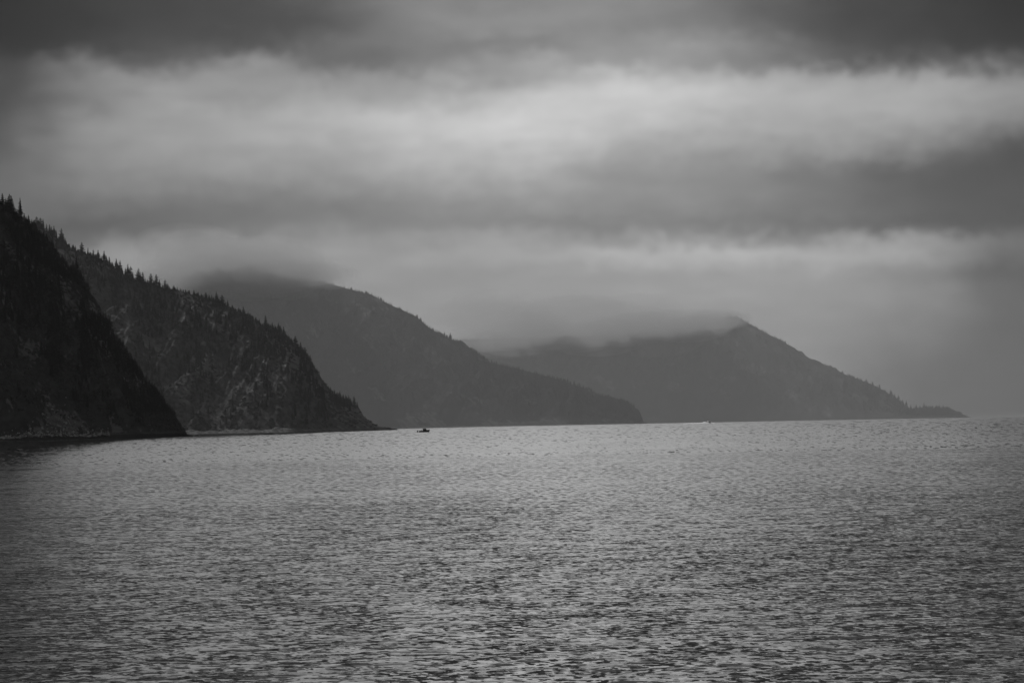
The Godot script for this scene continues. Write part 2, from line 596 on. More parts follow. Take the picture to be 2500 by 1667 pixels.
func build_hills() -> void:
	H.first = {"name": "headland_hill", "ledge": 1.2, "label": "nearest dark steep headland falling into the water", "category": "headland", "run": 0.95, "apron": 4.5, "beach": 0.10, "curve": 0.92, "relief": 15.0, "full": 90.0, "rough": 1.0, "grain": 1.0, "nx": 380, "ns": 220,
		"veg": 0.036, "rock": 0.14, "bare": -0.05, "tide": 2.6, "strand": 4.0, "strand_rock": 0.06,
		"spots": [[85.0, 62.0, 22.0, 14.0, 0.5], [250.0, 70.0, 20.0, 25.0, 0.35], [140.0, 6.0, 80.0, 9.0, 0.5], [240.0, 115.0, 14.0, 14.0, 0.35]],
		"ridge": [[-420.0, 520.0], [-250.0, 490.0], [-100.0, 480.0], [0.0, 498.0], [19.0, 510.0], [36.0, 530.0], [61.0, 542.0], [82.0, 549.0], [94.0, 568.0], [119.0, 595.0], [143.0, 631.0], [167.0, 653.0], [194.0, 670.0], [211.0, 697.0], [218.0, 714.0], [233.0, 733.0], [250.0, 762.0], [267.0, 779.0], [275.0, 816.0], [303.0, 849.0], [325.0, 885.0], [347.0, 919.0], [373.0, 948.0], [400.0, 982.0], [422.0, 1009.0], [443.0, 1043.0], [456.0, 1060.0], [470.0, 1066.0]],
		"shore": [[-420.0, 1150.0], [0.0, 1235.0], [240.0, 1330.0], [440.0, 1525.0], [470.0, 1530.0]]}
	H.second = {"name": "wooded_headland_hill", "ledge": 2.6, "label": "second dark headland with a bare rocky toe and skyline spruces", "category": "headland", "run": 1.0, "apron": 3.0, "beach": 0.16, "curve": 0.95, "relief": 19.0, "full": 110.0, "rough": 1.2, "grain": 1.35, "nx": 480, "ns": 220,
		"veg": 0.065, "rock": 0.17, "bare": -0.06, "tide": 0.35, "strand": 3.4, "strand_rock": 0.11,
		"spots": [[460.0, 150.0, 26.0, 10.0, 0.5], [640.0, 95.0, 14.0, 22.0, 0.45], [700.0, 85.0, 22.0, 20.0, 0.4], [885.0, 12.0, 60.0, 20.0, 0.75], [690.0, 28.0, 40.0, 14.0, 0.3]],
		"ridge": [[-500.0, 540.0], [-200.0, 510.0], [0.0, 520.0], [90.0, 556.0], [116.0, 565.0], [141.0, 582.0], [167.0, 602.0], [189.0, 614.0], [218.0, 624.0], [245.0, 634.0], [274.0, 651.0], [300.0, 670.0], [325.0, 685.0], [359.0, 693.0], [388.0, 702.0], [431.0, 707.0], [460.0, 717.0], [502.0, 728.0], [544.0, 742.0], [579.0, 760.0], [612.0, 774.0], [639.0, 794.0], [654.0, 797.0], [684.0, 805.0], [699.0, 822.0], [716.0, 836.0], [736.0, 856.0], [753.0, 880.0], [771.0, 902.0], [793.0, 936.0], [813.0, 960.0], [838.0, 972.0], [860.0, 985.0], [875.0, 995.0], [888.0, 1017.0], [900.0, 1028.0], [925.0, 1041.0], [942.0, 1044.0], [975.0, 1049.0]],
		"shore": [[-500.0, 2000.0], [400.0, 2170.0], [700.0, 2200.0], [900.0, 2380.0], [975.0, 2590.0]]}
	H.third = {"name": "hazy_forested_hill", "ledge": 1.0, "label": "hazy forested ridge with its summit in low cloud", "category": "hill", "run": 1.5, "apron": 4.0, "beach": 0.05, "curve": 1.0, "relief": 46.0, "full": 260.0, "rough": 1.6, "grain": 3.2, "nx": 360, "ns": 120,
		"veg": 0.024, "rock": 0.12, "bare": -0.1, "tide": 1.0, "strand": 5.0, "strand_rock": 0.10,
		"spots": [[1290.0, 3.0, 75.0, 16.0, 0.8], [1000.0, 20.0, 90.0, 40.0, 0.3], [1540.0, 20.0, 30.0, 20.0, 0.35]],
		"ridge": [[100.0, 850.0], [300.0, 765.0], [380.0, 722.0], [450.0, 690.0], [520.0, 672.0], [600.0, 663.0], [690.0, 667.0], [760.0, 681.0], [808.0, 693.0], [850.0, 706.0], [904.0, 719.0], [933.0, 735.0], [978.0, 756.0], [1016.0, 773.0], [1045.0, 799.0], [1073.0, 815.0], [1102.0, 830.0], [1124.0, 840.0], [1140.0, 848.0], [1162.0, 860.0], [1182.0, 875.0], [1198.0, 885.0], [1239.0, 896.0], [1287.0, 906.0], [1322.0, 917.0], [1367.0, 927.0], [1405.0, 942.0], [1434.0, 948.0], [1465.0, 965.0], [1507.0, 973.0], [1545.0, 989.0], [1561.0, 1009.0], [1571.0, 1029.0], [1582.0, 1034.0]],
		"shore": [[100.0, 5600.0], [1000.0, 6000.0], [1582.0, 6500.0]]}
	H.fourth = {"name": "far_pale_hill", "ledge": 1.0, "label": "farthest pale grey mountain with a low wooded point", "category": "hill", "run": 1.7, "apron": 4.0, "beach": 0.04, "curve": 1.05, "relief": 60.0, "full": 300.0, "rough": 1.6, "grain": 5.0, "nx": 320, "ns": 90,
		"veg": 0.024, "rock": 0.11, "bare": -0.12, "tide": 1.0, "strand": 3.0, "strand_rock": 0.05, "spots": [],
		"ridge": [[760.0, 900.0], [950.0, 850.0], [1100.0, 832.0], [1249.0, 826.0], [1392.0, 822.0], [1500.0, 818.0], [1585.0, 810.0], [1645.0, 800.0], [1704.0, 790.0], [1755.0, 779.0], [1789.0, 774.0], [1806.0, 777.0], [1827.0, 789.0], [1866.0, 812.0], [1900.0, 828.0], [1921.0, 841.0], [1959.0, 869.0], [1993.0, 888.0], [2031.0, 898.0], [2070.0, 917.0], [2112.0, 931.0], [2146.0, 946.0], [2172.0, 961.0], [2197.0, 977.0], [2219.0, 999.0], [2231.0, 1001.0], [2257.0, 998.0], [2291.0, 997.0], [2316.0, 999.0], [2333.0, 1007.0], [2355.0, 1013.0], [2372.0, 1020.0]],
		"shore": [[760.0, 9000.0], [1600.0, 9200.0], [2372.0, 8900.0]]}
	for k in ["first", "second", "third", "fourth"]:
		build_hill(H[k])

func ground(h: Dictionary, px: float, s: float) -> Vector3:
	return hill_point(h, hill_column(h, px), s)

# ======================================================================= trees

func conifer_meshes(g: RandomNumberGenerator, slim: float, tiers: int) -> Array:
	# one metre tall, scaled later: [trunk, crown]
	var tr := SurfaceTool.new()
	tr.begin(Mesh.PRIMITIVE_TRIANGLES)
	var lean := Vector3(g.randf_range(-0.02, 0.02), 0, g.randf_range(-0.02, 0.02))
	var ring := 6
	var lev := [[0.0, 0.022], [0.35, 0.016], [0.7, 0.009], [1.0, 0.002]]
	for k in lev.size() - 1:
		for i in ring:
			var a := TAU * i / ring
			var b := TAU * (i + 1) / ring
			var p := [Vector3(cos(a), 0, sin(a)) * lev[k][1] + Vector3.UP * lev[k][0] + lean * lev[k][0], Vector3(cos(b), 0, sin(b)) * lev[k][1] + Vector3.UP * lev[k][0] + lean * lev[k][0], Vector3(cos(b), 0, sin(b)) * lev[k + 1][1] + Vector3.UP * lev[k + 1][0] + lean * lev[k + 1][0], Vector3(cos(a), 0, sin(a)) * lev[k + 1][1] + Vector3.UP * lev[k + 1][0] + lean * lev[k + 1][0]]
			for q in [0, 2, 1, 0, 3, 2]:
				tr.add_vertex(p[q])
	tr.generate_normals()
	var cr := SurfaceTool.new()
	cr.begin(Mesh.PRIMITIVE_TRIANGLES)
	var start := g.randf_range(0.06, 0.16)
	for t in tiers:
		var f := float(t) / tiers
		var y := lerpf(start, 0.985, pow(f, 0.92))
		var reach := slim * (pow(1.0 - f, 0.68) + 0.05) * g.randf_range(0.6, 1.2)
		var count := 9 if f < 0.6 else 6
		var turn := g.randf() * TAU
		for b in count:
			if g.randf() < 0.12: continue
			var a := turn + TAU * b / count + g.randf_range(-0.25, 0.25)
			var len := reach * g.randf_range(0.6, 1.2)
			var out := Vector3(cos(a), 0, sin(a))
			var side := Vector3(-sin(a), 0, cos(a))
			var o := Vector3(0, y + g.randf_range(-0.01, 0.01), 0) + lean * y
			var droop := len * lerpf(0.5, 0.05, f) * g.randf_range(0.6, 1.3)
			var mid := o + out * len * 0.55 + Vector3.DOWN * droop * 0.45
			var tip := o + out * len + Vector3.DOWN * droop * 0.75
			var wdt := len * 0.26 + 0.006
			var th := Vector3.DOWN * (0.018 + len * 0.10)
			var l := mid + side * wdt + th
			var r := mid - side * wdt + th
			for q in [o, l, mid, o, mid, r, l, tip, mid, mid, tip, r, o, mid + th * 1.6, mid, mid, mid + th * 1.4, tip]:
				cr.add_vertex(q)
	# leader
	for b in 3:
		var a := TAU * b / 3.0
		for q in [Vector3(0, 1.02, 0) + lean, Vector3(cos(a) * 0.02, 0.93, sin(a) * 0.02) + lean, Vector3(cos(a + 2.1) * 0.02, 0.93, sin(a + 2.1) * 0.02) + lean]:
			cr.add_vertex(q)
	cr.generate_normals()
	return [tr.commit(), cr.commit()]

var kinds := []

func spruce(called: String, at: Vector3, height: float, kind: int, turn: float, wide: float, label: String, group: String) -> void:
	var t := base(called, at, turn)
	t.scale = Vector3(height * wide, height, height * wide)
	mesh_node("trunk", kinds[kind][0], M.bark, t)
	mesh_node("crown", kinds[kind][1], M.needles, t)
	tag(t, label, "tree", group)

func bush_mesh(g: RandomNumberGenerator, faces: int, tall: float) -> ArrayMesh:
	var st := SurfaceTool.new()
	st.begin(Mesh.PRIMITIVE_TRIANGLES)
	for k in faces:
		var d := Vector3(g.randfn(), absf(g.randfn()) * tall, g.randfn()).normalized()
		d.y = absf(d.y) * tall
		var p := d * g.randf_range(0.35, 0.52)
		var u := Vector3(g.randfn(), g.randfn(), g.randfn()).normalized()
		var w := u.cross(d).normalized()
		var s := g.randf_range(0.10, 0.22)
		for q in [p + u * s, p - u * s * 0.6 + w * s, p - u * s * 0.6 - w * s]:
			st.add_vertex(q)
	st.generate_normals()
	return st.commit()

func scatter(called: String, mesh: Mesh, mat: Material, places: Array, label: String, category: String) -> void:
	var mm := MultiMesh.new()
	mm.transform_format = MultiMesh.TRANSFORM_3D
	mm.mesh = mesh
	mm.instance_count = places.size()
	for k in places.size():
		mm.set_instance_transform(k, places[k])
	var o := MultiMeshInstance3D.new()
	o.name = numbered(called)
	o.multimesh = mm
	o.material_override = mat
	add_child(o)
	tag(o, label, category, "", "stuff")

func crest_woods(g: RandomNumberGenerator) -> void:
	# the close-set wood and thicket just behind and below the skyline trees
	for q in 2:
		var h: Dictionary = H[["first", "second"][q]]
		var lists := [[], [], []]
		for k in [420, 900][q]:
			var px := g.randf_range(-60.0, [215.0, 765.0][q])
			var c := hill_column(h, px)
			var s := g.randf_range(0.9, 1.04)
			if nz.get_noise_2d(px * 0.03, q * 9.0) < -0.3: continue
			var big := g.randf_range(1.8, 4.6) * (1.0 + 0.2 * q)
			lists[k % 3].append(Transform3D(Basis(Vector3.UP, g.randf() * TAU).scaled(Vector3(big * 1.5, big, big * 1.5)), hill_point(h, c, s) - Vector3(0, 0.5, 0)))
		for k in 3:
			var both := SurfaceTool.new()
			both.append_from(kinds[[2, 4, 5][k]][0], 0, Transform3D.IDENTITY)
			both.append_from(kinds[[2, 4, 5][k]][1], 0, Transform3D.IDENTITY)
			scatter("thicket_forest", both.commit(), M.needles, lists[k], "close-set young conifers along the skyline of the " + ["nearest headland", "second headland"][q], "forest")

func build_trees() -> void:
	var g := RandomNumberGenerator.new()
	g.seed = 41
	for k in 6:
		kinds.append(conifer_meshes(g, [0.13, 0.18, 0.22, 0.15, 0.27, 0.20][k], [24, 20, 17, 22, 15, 18][k]))
	# skyline trees that show one by one: pixel of the tip
	var tips1 := [[5, 475], [13, 486], [21, 478], [26, 483], [32, 505], [39.5, 513], [48.5, 490], [58, 522], [63, 530], [69, 527], [77.5, 538], [86, 545], [105, 565], [113, 572], [126, 587], [136, 608], [151, 623], [157, 632], [177, 639], [185, 631], [196, 660], [203, 676]]
	var tips2 := [[88.5, 532], [97, 534.5], [104, 537], [112, 548], [120, 550], [125, 555], [130, 554], [136, 563], [148, 561], [153, 572], [158, 582], [167, 595], [177, 597], [183, 600], [190, 607], [198, 594], [205, 612], [213, 606], [220, 616], [226.5, 611], [232, 620], [238.7, 612.5], [246, 624], [252.7, 615], [259, 626], [266, 628.5], [273, 640], [283, 634], [287, 645], [291.5, 638.7], [297, 655], [305, 655.6], [311, 648], [318, 654], [323, 670], [337, 659], [342, 672], [348, 666.5], [354, 680], [359, 682], [367, 670], [374, 685], [380.5, 672.6], [388, 683.5], [395, 693], [402, 685], [408, 692], [423, 697], [432, 701], [446, 709], [461.6, 708.5], [472.5, 708], [483, 712.6], [492, 720], [501.6, 714], [509, 721], [516, 721], [528, 715], [534, 728], [541, 722], [549, 735], [555, 733.5], [567, 746], [574, 752], [582, 751], [588, 757], [594, 750], [605, 761], [614, 768], [624, 774.5], [633, 779.5], [648, 773], [657, 791], [664, 788], [671, 793], [679, 789.5], [684, 795], [692, 799], [697, 811], [705, 820.6], [711, 825.5], [720, 822], [727, 838], [733.6, 836.7], [739, 848], [744, 849], [751, 864], [756, 868], [829, 956], [836, 965], [850.5, 966], [857, 976], [864, 970], [871.6, 982], [891.5, 1016]]
	var tips3 := [[933, 731], [979, 752], [990, 757], [1016, 771], [1030, 783], [1048, 795], [1057, 799.6], [1066, 808], [1085, 811], [1099, 814], [1108, 827], [1116, 828], [1123.6, 830], [1135, 843], [1150, 850], [1240.6, 892], [1258, 896], [1275, 900], [1304.6, 905], [1312, 910], [1322, 912], [1341, 914], [1350, 919], [1360, 919], [1370, 922], [1378, 924], [1386, 923], [1394, 931], [1402, 930], [1414, 934], [1424, 940], [1440, 947], [1480, 963], [1520, 974], [1548, 984]]
	var tips4 := [[1905, 826], [1945, 855], [2070, 912], [2095, 921], [2116.5, 925], [2131, 931], [2148, 938], [2162, 949], [2176, 952], [2185, 961], [2195, 965], [2205, 976], [2214, 979], [2225, 989], [2231, 993], [2238, 988], [2247, 990], [2257, 984], [2263, 989], [2269.6, 989], [2278, 989], [2287, 988], [2295, 988], [2303.6, 989], [2312, 993], [2321, 998]]
	var sets := [["first", tips1, "black spruce on the skyline of the nearest dark headland", "spruces along the nearest headland's skyline"], ["second", tips2, "dark spruce on the sloping skyline of the second headland", "spruces along the second headland's skyline"], ["third", tips3, "tiny grey spruce on the crest of the hazy forested ridge", "spruces along the hazy ridge's crest"], ["fourth", tips4, "tiny pale spruce on the far mountain's low point and crest", "spruces on the far mountain"]]
	for set in sets:
		var h: Dictionary = H[set[0]]
		for t in set[1]:
			var at := ground(h, t[0], 1.0)
			var c := hill_column(h, t[0])
			var tip := at_dist(t[0], t[1], c.dr)
			var height: float = maxf(tip.y - at.y, 2.0) * 1.16 + 1.2
			var kind := g.randi() % 6
			var wide := g.randf_range(1.15, 1.75)
			var label: String = set[2]
			var group: String = set[3]
			if set[0] == "first" and t[0] == 48.5:
				label = "tallest lone narrow black spruce standing clear of the nearest headland's skyline"
				group = ""
				kind = 0
			elif set[0] == "second" and t[0] == 648:
				label = "tall pointed lone spruce rising from the second headland's skyline above its bare rock patch"
				group = ""
				kind = 3
			elif set[0] == "first":
				label = "tall black spruce in the clump at the top of the nearest headland's skyline" if t[0] < 30 else "black spruce low on the nearest headland's steep seaward edge" if t[0] > 100 else "short black spruce beside the nearest headland's tall lone spruce"
				group = "spruces along the nearest headland's skyline"
			elif set[0] == "second" and t[0] < 820:
				var size := "tall" if height > 15.0 else "middling" if height > 10.0 else "short"
				var where := "upper skyline beside the nearest headland" if t[0] < 215 else "long sloping skyline above its wooded face" if t[0] < 425 else "skyline behind its bare rock dome" if t[0] < 560 else "rounded shoulder of its skyline" if t[0] < 690 else "steep seaward edge above its toe"
				label = "%s dark spruce on the second headland, %s" % [size, where]
			elif set[0] == "third":
				label = "tiny grey spruce on the steep upper crest of the hazy ridge" if t[0] < 1160 else "tiny grey spruce on the gentle lower crest of the hazy ridge"
			elif set[0] == "fourth":
				label = "tiny pale spruce on the far mountain's descending crest" if t[0] < 2215 else "tiny pale spruce in the grove on the far mountain's low point"
			elif set[0] == "second" and t[0] > 820:
				label = "small dark spruce low down near the second headland's rocky toe"
				group = "spruces above the rocky toe"
			spruce("spruce_tree", at - Vector3(0, 1.2, 0), height, kind, g.randf() * TAU, wide, label, group)
	crest_woods(g)
	# the woods and brush that cover the slopes: nobody could count these
	var names_of := ["nearest headland", "second headland", "hazy forested ridge", "far mountain"]
	var specs := [["first", 2600, 5200, 5.0, 10.0, 0.55], ["second", 3200, 6500, 6.0, 12.0, 0.5], ["third", 9000, 0, 9.0, 17.0, 0.0], ["fourth", 9000, 0, 10.0, 20.0, 0.0]]
	for q in specs.size():
		var sp: Array = specs[q]
		var h: Dictionary = H[sp[0]]
		var lists := [[], [], []]
		var x0: float = maxf(h.ridge[0][0], -120.0)
		var x1: float = h.ridge[-1][0]
		for k in int(sp[1]):
			var px := g.randf_range(x0, x1)
			var s := pow(g.randf(), 0.6) * 1.06
			var c := hill_column(h, px)
			if c.h < (14.0 if q != 1 else 34.0): continue
			if nz.get_noise_2d(px * 0.011, s * 3.0 + q * 7.0) < -0.05 + 0.5 * sp[5] * (1.0 - s) - 0.25 * (1.0 - sp[5]): continue
			if s < 0.2: continue
			var p := hill_point(h, c, s)
			var big := g.randf_range(sp[3], sp[4]) * ((0.5 if q < 2 else 0.7) if s > 0.92 else 1.0) * minf(1.0, c.h / 40.0 + 0.3)
			var b := Basis(Vector3.UP, g.randf() * TAU).scaled(Vector3(big * 1.1, big, big * 1.1))
			lists[g.randi() % 3].append(Transform3D(b, p - Vector3(0, 0.6, 0)))
		for k in 3:
			var both := SurfaceTool.new()
			both.append_from(kinds[[1, 3, 5][k]][0], 0, Transform3D.IDENTITY)
			both.append_from(kinds[[1, 3, 5][k]][1], 0, Transform3D.IDENTITY)
			scatter("forest", both.commit(), M.needles, lists[k], "dense dark conifer forest covering the slope of the " + names_of[q], "forest")
		if sp[2] > 0:
			var lb := [[], []]
			for k in int(sp[2]):
				var px := g.randf_range(x0, x1)
				var s := g.randf_range(0.16, 1.0)
				var c := hill_column(h, px)
				if c.h < 5.0 or q == 1 and c.h < 30.0 and g.randf() < 0.8: continue
				if nz.get_noise_2d(px * 0.02 + 40.0, s * 6.0 + q * 5.0) < -0.12: continue
				var p := hill_point(h, c, s)
				var big := g.randf_range(1.6, 4.6) * (0.8 + 0.2 * q)
				lb[k % 2].append(Transform3D(Basis(Vector3.UP, g.randf() * TAU).scaled(Vector3(big, big * g.randf_range(0.6, 1.0), big)), p - Vector3(0, 0.3, 0)))
			for k in 2:
				scatter("brush", bush_mesh(g, 70, 0.9), M.brush, lb[k], "low dark brush clinging to the slope of the " + names_of[q], "brush")

# ======================================================================= rocks

func rock_mesh(g: RandomNumberGenerator, flat: float) -> ArrayMesh:
	# an angular boulder: a ball cut by random planes, one unit across
	var ball := SphereMesh.new()
	ball.radius = 0.5
	ball.height = 1.0
	ball.radial_segments = 12
	ball.rings = 7
	var a := ball.get_mesh_arrays()
	var v: PackedVector3Array = a[Mesh.ARRAY_VERTEX]
	var cuts := []
	for k in 9:
		cuts.append([Vector3(g.randfn(), g.randfn(), g.randfn()).normalized(), g.randf_range(0.24, 0.40)])
	for k in v.size():
		var p := v[k]
		for c in cuts:
			var d: float = p.dot(c[0]) - c[1]
			if d > 0.0: p -= c[0] * d
		p.y *= flat
		v[k] = p
	var st := SurfaceTool.new()
	st.begin(Mesh.PRIMITIVE_TRIANGLES)
	var idx: PackedInt32Array = a[Mesh.ARRAY_INDEX]
	for k in idx.size():
		st.set_smooth_group(-1)
		st.add_vertex(v[idx[k]])
	st.generate_normals()
	return st.commit()

func build_rocks() -> void:
	var g := RandomNumberGenerator.new()
	g.seed = 77
	var rocks := []
	for k in 6:
		rocks.append(rock_mesh(g, g.randf_range(0.55, 0.8)))
	# dark wet rocks off the tips: px of the waterline, width px, height px
	var off := [
		[462.0, 1064.5, 14.0, 7.0, "low dark humped rock joined to the nearest headland's tip"],
		[478.0, 1064.5, 16.0, 6.5, "long low dark rock awash off the nearest headland's tip"],
		[489.0, 1064.3, 12.0, 4.5, "dark rounded rock in the row off the nearest headland's tip"],
		[500.0, 1064.2, 11.0, 4.0, "dark flat-topped rock at the end of the row off the nearest headland"],
		[518.5, 1064.0, 6.5, 2.4, "small dark rock alone in the water beyond the nearest headland's row"],
		[914.0, 1050.5, 18.0, 7.0, "dark jagged rock at the foot of the second headland's toe"],
		[928.0, 1050.2, 14.0, 7.5, "dark blocky rock on the second headland's tip"],
		[940.0, 1050.0, 13.0, 6.5, "dark knobbly rock in the middle of the second headland's reef"],
		[950.0, 1049.9, 9.0, 7.5, "upright dark rock standing on the second headland's reef"],
		[960.0, 1049.7, 11.0, 4.5, "low dark rock near the end of the second headland's reef"],
		[967.5, 1049.5, 9.0, 3.4, "last low dark rock of the second headland's reef"]]
	for k in off.size():
		var r: Array = off[k]
		var at := on_sea(r[0], r[1])
		var d := Vector2(at.x, at.z).length()
		var o := mesh_node("sea_rock", rocks[k % 6], M.rock_dark)
		o.position = at + Vector3(0, r[3] / F * d * 0.12, 0)
		o.scale = Vector3(r[2] / F * d * 1.0, r[3] / F * d * 1.9, r[2] / F * d * 0.7)
		if k > 4: o.scale.y *= 1.3
		o.rotation.y = g.randf_range(-0.5, 0.5)
		tag(o, r[4], "rock")
	# pale boulders below the nearest headland
	var h: Dictionary = H.first
	var big := [[138.0, 0.115, 19.0, 12.0, "large pale slab boulder lying on the nearest headland's rockfall"], [20.0, 0.10, 6.5, 6.0, "pale rounded boulder alone on the nearest headland's strand"], [128.0, 0.16, 5.0, 4.0, "small pale block above the large slab boulder"], [138.5, 0.15, 4.0, 4.5, "upright small pale block above the large slab boulder"], [184.0, 0.12, 5.0, 4.5, "pale block at the upper edge of the nearest headland's rockfall"], [232.0, 0.09, 12.0, 6.0, "pale flat boulder at the far end of the nearest headland's rockfall"], [124.0, 0.07, 7.0, 4.5, "pale angular boulder at the waterline below the large slab boulder"]]
	for k in big.size():
		var r: Array = big[k]
		var at := ground(h, r[0], r[1])
		var d := Vector2(at.x, at.z).length()
		var o := mesh_node("boulder", rocks[(k + 2) % 6], M.rock_pale)
		o.position = at + Vector3(0, r[3] / F * d * 0.25, 0)
		o.scale = Vector3(r[2] / F * d, r[3] / F * d * 1.3, r[2] / F * d * 0.8)
		o.rotation = Vector3(g.randf_range(-0.2, 0.2), g.randf() * 2.0, g.randf_range(-0.3, 0.1))
		tag(o, r[4], "boulder")
	for kind in 3:
		var places := []
		for k in 620:
			var px := g.randf_range(-40.0, 262.0)
			var lim := 0.045 + 0.10 * exp(-pow((px - 150.0) / 55.0, 2.0))
			var s := 0.055 + absf(g.randfn(0.0, 0.45)) * lim
			if nz.get_noise_2d(px * 0.05, s * 30.0) < -0.15: continue
			var p := ground(h, px, s)
			var b := pow(g.randf(), 3.0) * 1.6 + 0.35
			places.append(Transform3D(Basis.from_euler(Vector3(g.randf() * 3.0, g.randf() * 6.0, g.randf() * 3.0)).scaled(Vector3(b * 1.3, b, b)), p + Vector3(0, 0.1, 0)))
		scatter("rubble", rocks[kind * 2], plain([0.26, 0.17, 0.34][kind], 0.9, 0.3), places, "pale broken rock strewn along the foot of the nearest headland", "rubble")
	# driftwood along the beach of the second headland
	var logs := [[457.0, 0.085, 9.0], [466.0, 0.088, 5.0], [476.0, 0.09, 8.0], [484.0, 0.082, 4.0], [512.0, 0.085, 4.0], [541.0, 0.07, 7.0], [553.0, 0.095, 6.0], [562.0, 0.09, 5.0], [573.0, 0.075, 9.0], [583.0, 0.092, 8.0], [596.0, 0.094, 6.0], [640.0, 0.09, 6.0], [668.0, 0.085, 7.0], [705.0, 0.09, 5.0]]
	var st := CylinderMesh.new()
	st.top_radius = 0.34
	st.bottom_radius = 0.5
	st.height = 1.0
	st.radial_segments = 8
	var tool := SurfaceTool.new()
	tool.append_from(st, 0, Transform3D(Basis(Vector3.BACK, PI / 2), Vector3.ZERO))
	st.top_radius = 0.05
	st.bottom_radius = 0.16
	tool.append_from(st, 0, Transform3D(Basis(Vector3.BACK, 0.7).scaled(Vector3(1, 0.9, 1)), Vector3(0.2, 0.5, 0.1)))
	var log_mesh := tool.commit()
	for k in logs.size():
		var at := ground(H.second, logs[k][0], logs[k][1])
		var d := Vector2(at.x, at.z).length()
		var o := mesh_node("driftwood_log", log_mesh, M.driftwood)
		var len: float = logs[k][2] / F * d
		o.scale = Vector3(len, 0.5, 0.5)
		o.position = at + Vector3(0, 0.2, 0)
		o.rotation.y = g.randf_range(-0.3, 0.3)
		tag(o, "bleached driftwood log lying on the second headland's beach", "log", "driftwood on the beach")

# ======================================================================= low cloud on the summits

func puff(px: float, py: float, d: float, wide: float, tall: float, deep: float, density: float) -> void:
	var f := FogVolume.new()
	f.name = numbered("cloud")
	f.shape = RenderingServer.FOG_VOLUME_SHAPE_ELLIPSOID
	f.size = Vector3(wide, tall, deep)
	var m := FogMaterial.new()
	m.density = density
	m.albedo = Color(0.98, 0.98, 0.98)
	f.material = m
	f.position = at_dist(px, py, d)
	add_child(f)
	tag(f, "low grey cloud resting on a hill summit", "cloud", "clouds on the summits", "stuff")

func bank(g: RandomNumberGenerator, x0: float, y0: float, x1: float, y1: float, d: float, count: int, wide: float, tall: float, deep: float, density: float) -> void:
	for k in count:
		var t := (k + g.randf()) / count
		var f := g.randf_range(0.6, 1.3)
		puff(lerpf(x0, x1, t), lerpf(y0, y1, t) + g.randfn(0.0, 0.09 * tall), d + g.randf_range(-150, 150), wide * f, tall * g.randf_range(0.7, 1.3), deep, density)

func build_clouds() -> void:
	var g := RandomNumberGenerator.new()
	g.seed = 91
	bank(g, 420, 672, 800, 674, 6300, 22, 240, 80, 600, 0.0007)
	bank(g, 300, 705, 470, 680, 6150, 10, 240, 80, 600, 0.0010)
	bank(g, 440, 650, 720, 652, 6350, 16, 330, 150, 800, 0.00035)
	bank(g, 1120, 832, 1700, 800, 9500, 24, 420, 110, 1000, 0.00045)
	bank(g, 1150, 805, 1650, 775, 9550, 14, 560, 200, 1200, 0.0002)
	bank(g, 1620, 805, 1790, 780, 9600, 14, 230, 85, 800, 0.0006)
	# thin mist lying in the inlet beyond the second headland
	var f := FogVolume.new()
	f.name = "mist"
	f.shape = RenderingServer.FOG_VOLUME_SHAPE_BOX
	f.size = Vector3(9000, 620, 7600)
	var m := FogMaterial.new()
	m.density = 0.00005
	m.albedo = Color(0.98, 0.98, 0.98)
	f.material = m
	f.position = Vector3(0, 305, -5550)
	add_child(f)
	tag(f, "thin pale mist lying over the water between the headlands", "mist", "", "stuff")

# ======================================================================= boats

func prism(sections: Array, cap := true) -> ArrayMesh:
	# sections: arrays of points of equal count, joined one after the other
	var st := SurfaceTool.new()
	st.begin(Mesh.PRIMITIVE_TRIANGLES)
	var n: int = sections[0].size()
	for k in sections.size() - 1:
		for i in n:
			var a: Vector3 = sections[k][i]
			var b: Vector3 = sections[k][(i + 1) % n]
			var c: Vector3 = sections[k + 1][(i + 1) % n]
			var d: Vector3 = sections[k + 1][i]
			for q in [a, b, c, a, c, d]:
				st.set_smooth_group(-1)
				st.add_vertex(q)
	if cap:
		for e in [0, sections.size() - 1]:
			for i in range(1, n - 1):
				for q in [sections[e][0], sections[e][i], sections[e][i + 1]]:
					st.set_smooth_group(-1)
					st.add_vertex(q)
	st.generate_normals()
	return st.commit()

func box_mesh(lo: Vector3, hi: Vector3, taper := Vector3.ZERO) -> ArrayMesh:
	# a box whose top is drawn in by taper (x fore and aft, z sides)
	var bottom := [Vector3(lo.x, lo.y, lo.z), Vector3(hi.x, lo.y, lo.z), Vector3(hi.x, lo.y, hi.z), Vector3(lo.x, lo.y, hi.z)]
	var top := [Vector3(lo.x + taper.x, hi.y, lo.z + taper.z), Vector3(hi.x - taper.y, hi.y, lo.z + taper.z), Vector3(hi.x - taper.y, hi.y, hi.z - taper.z), Vector3(lo.x + taper.x, hi.y, hi.z - taper.z)]
	return prism([bottom, top])

func rod(a: Vector3, b: Vector3, r: float) -> ArrayMesh:
	var d := (b - a).normalized()
	var u := d.cross(Vector3.UP if absf(d.y) < 0.9 else Vector3.RIGHT).normalized()
	var w := d.cross(u)
	var s1 := []
	var s2 := []
	for i in 6:
		var o := (u * cos(TAU * i / 6.0) + w * sin(TAU * i / 6.0)) * r
		s1.append(a + o)
		s2.append(b + o)
	return prism([s1, s2])

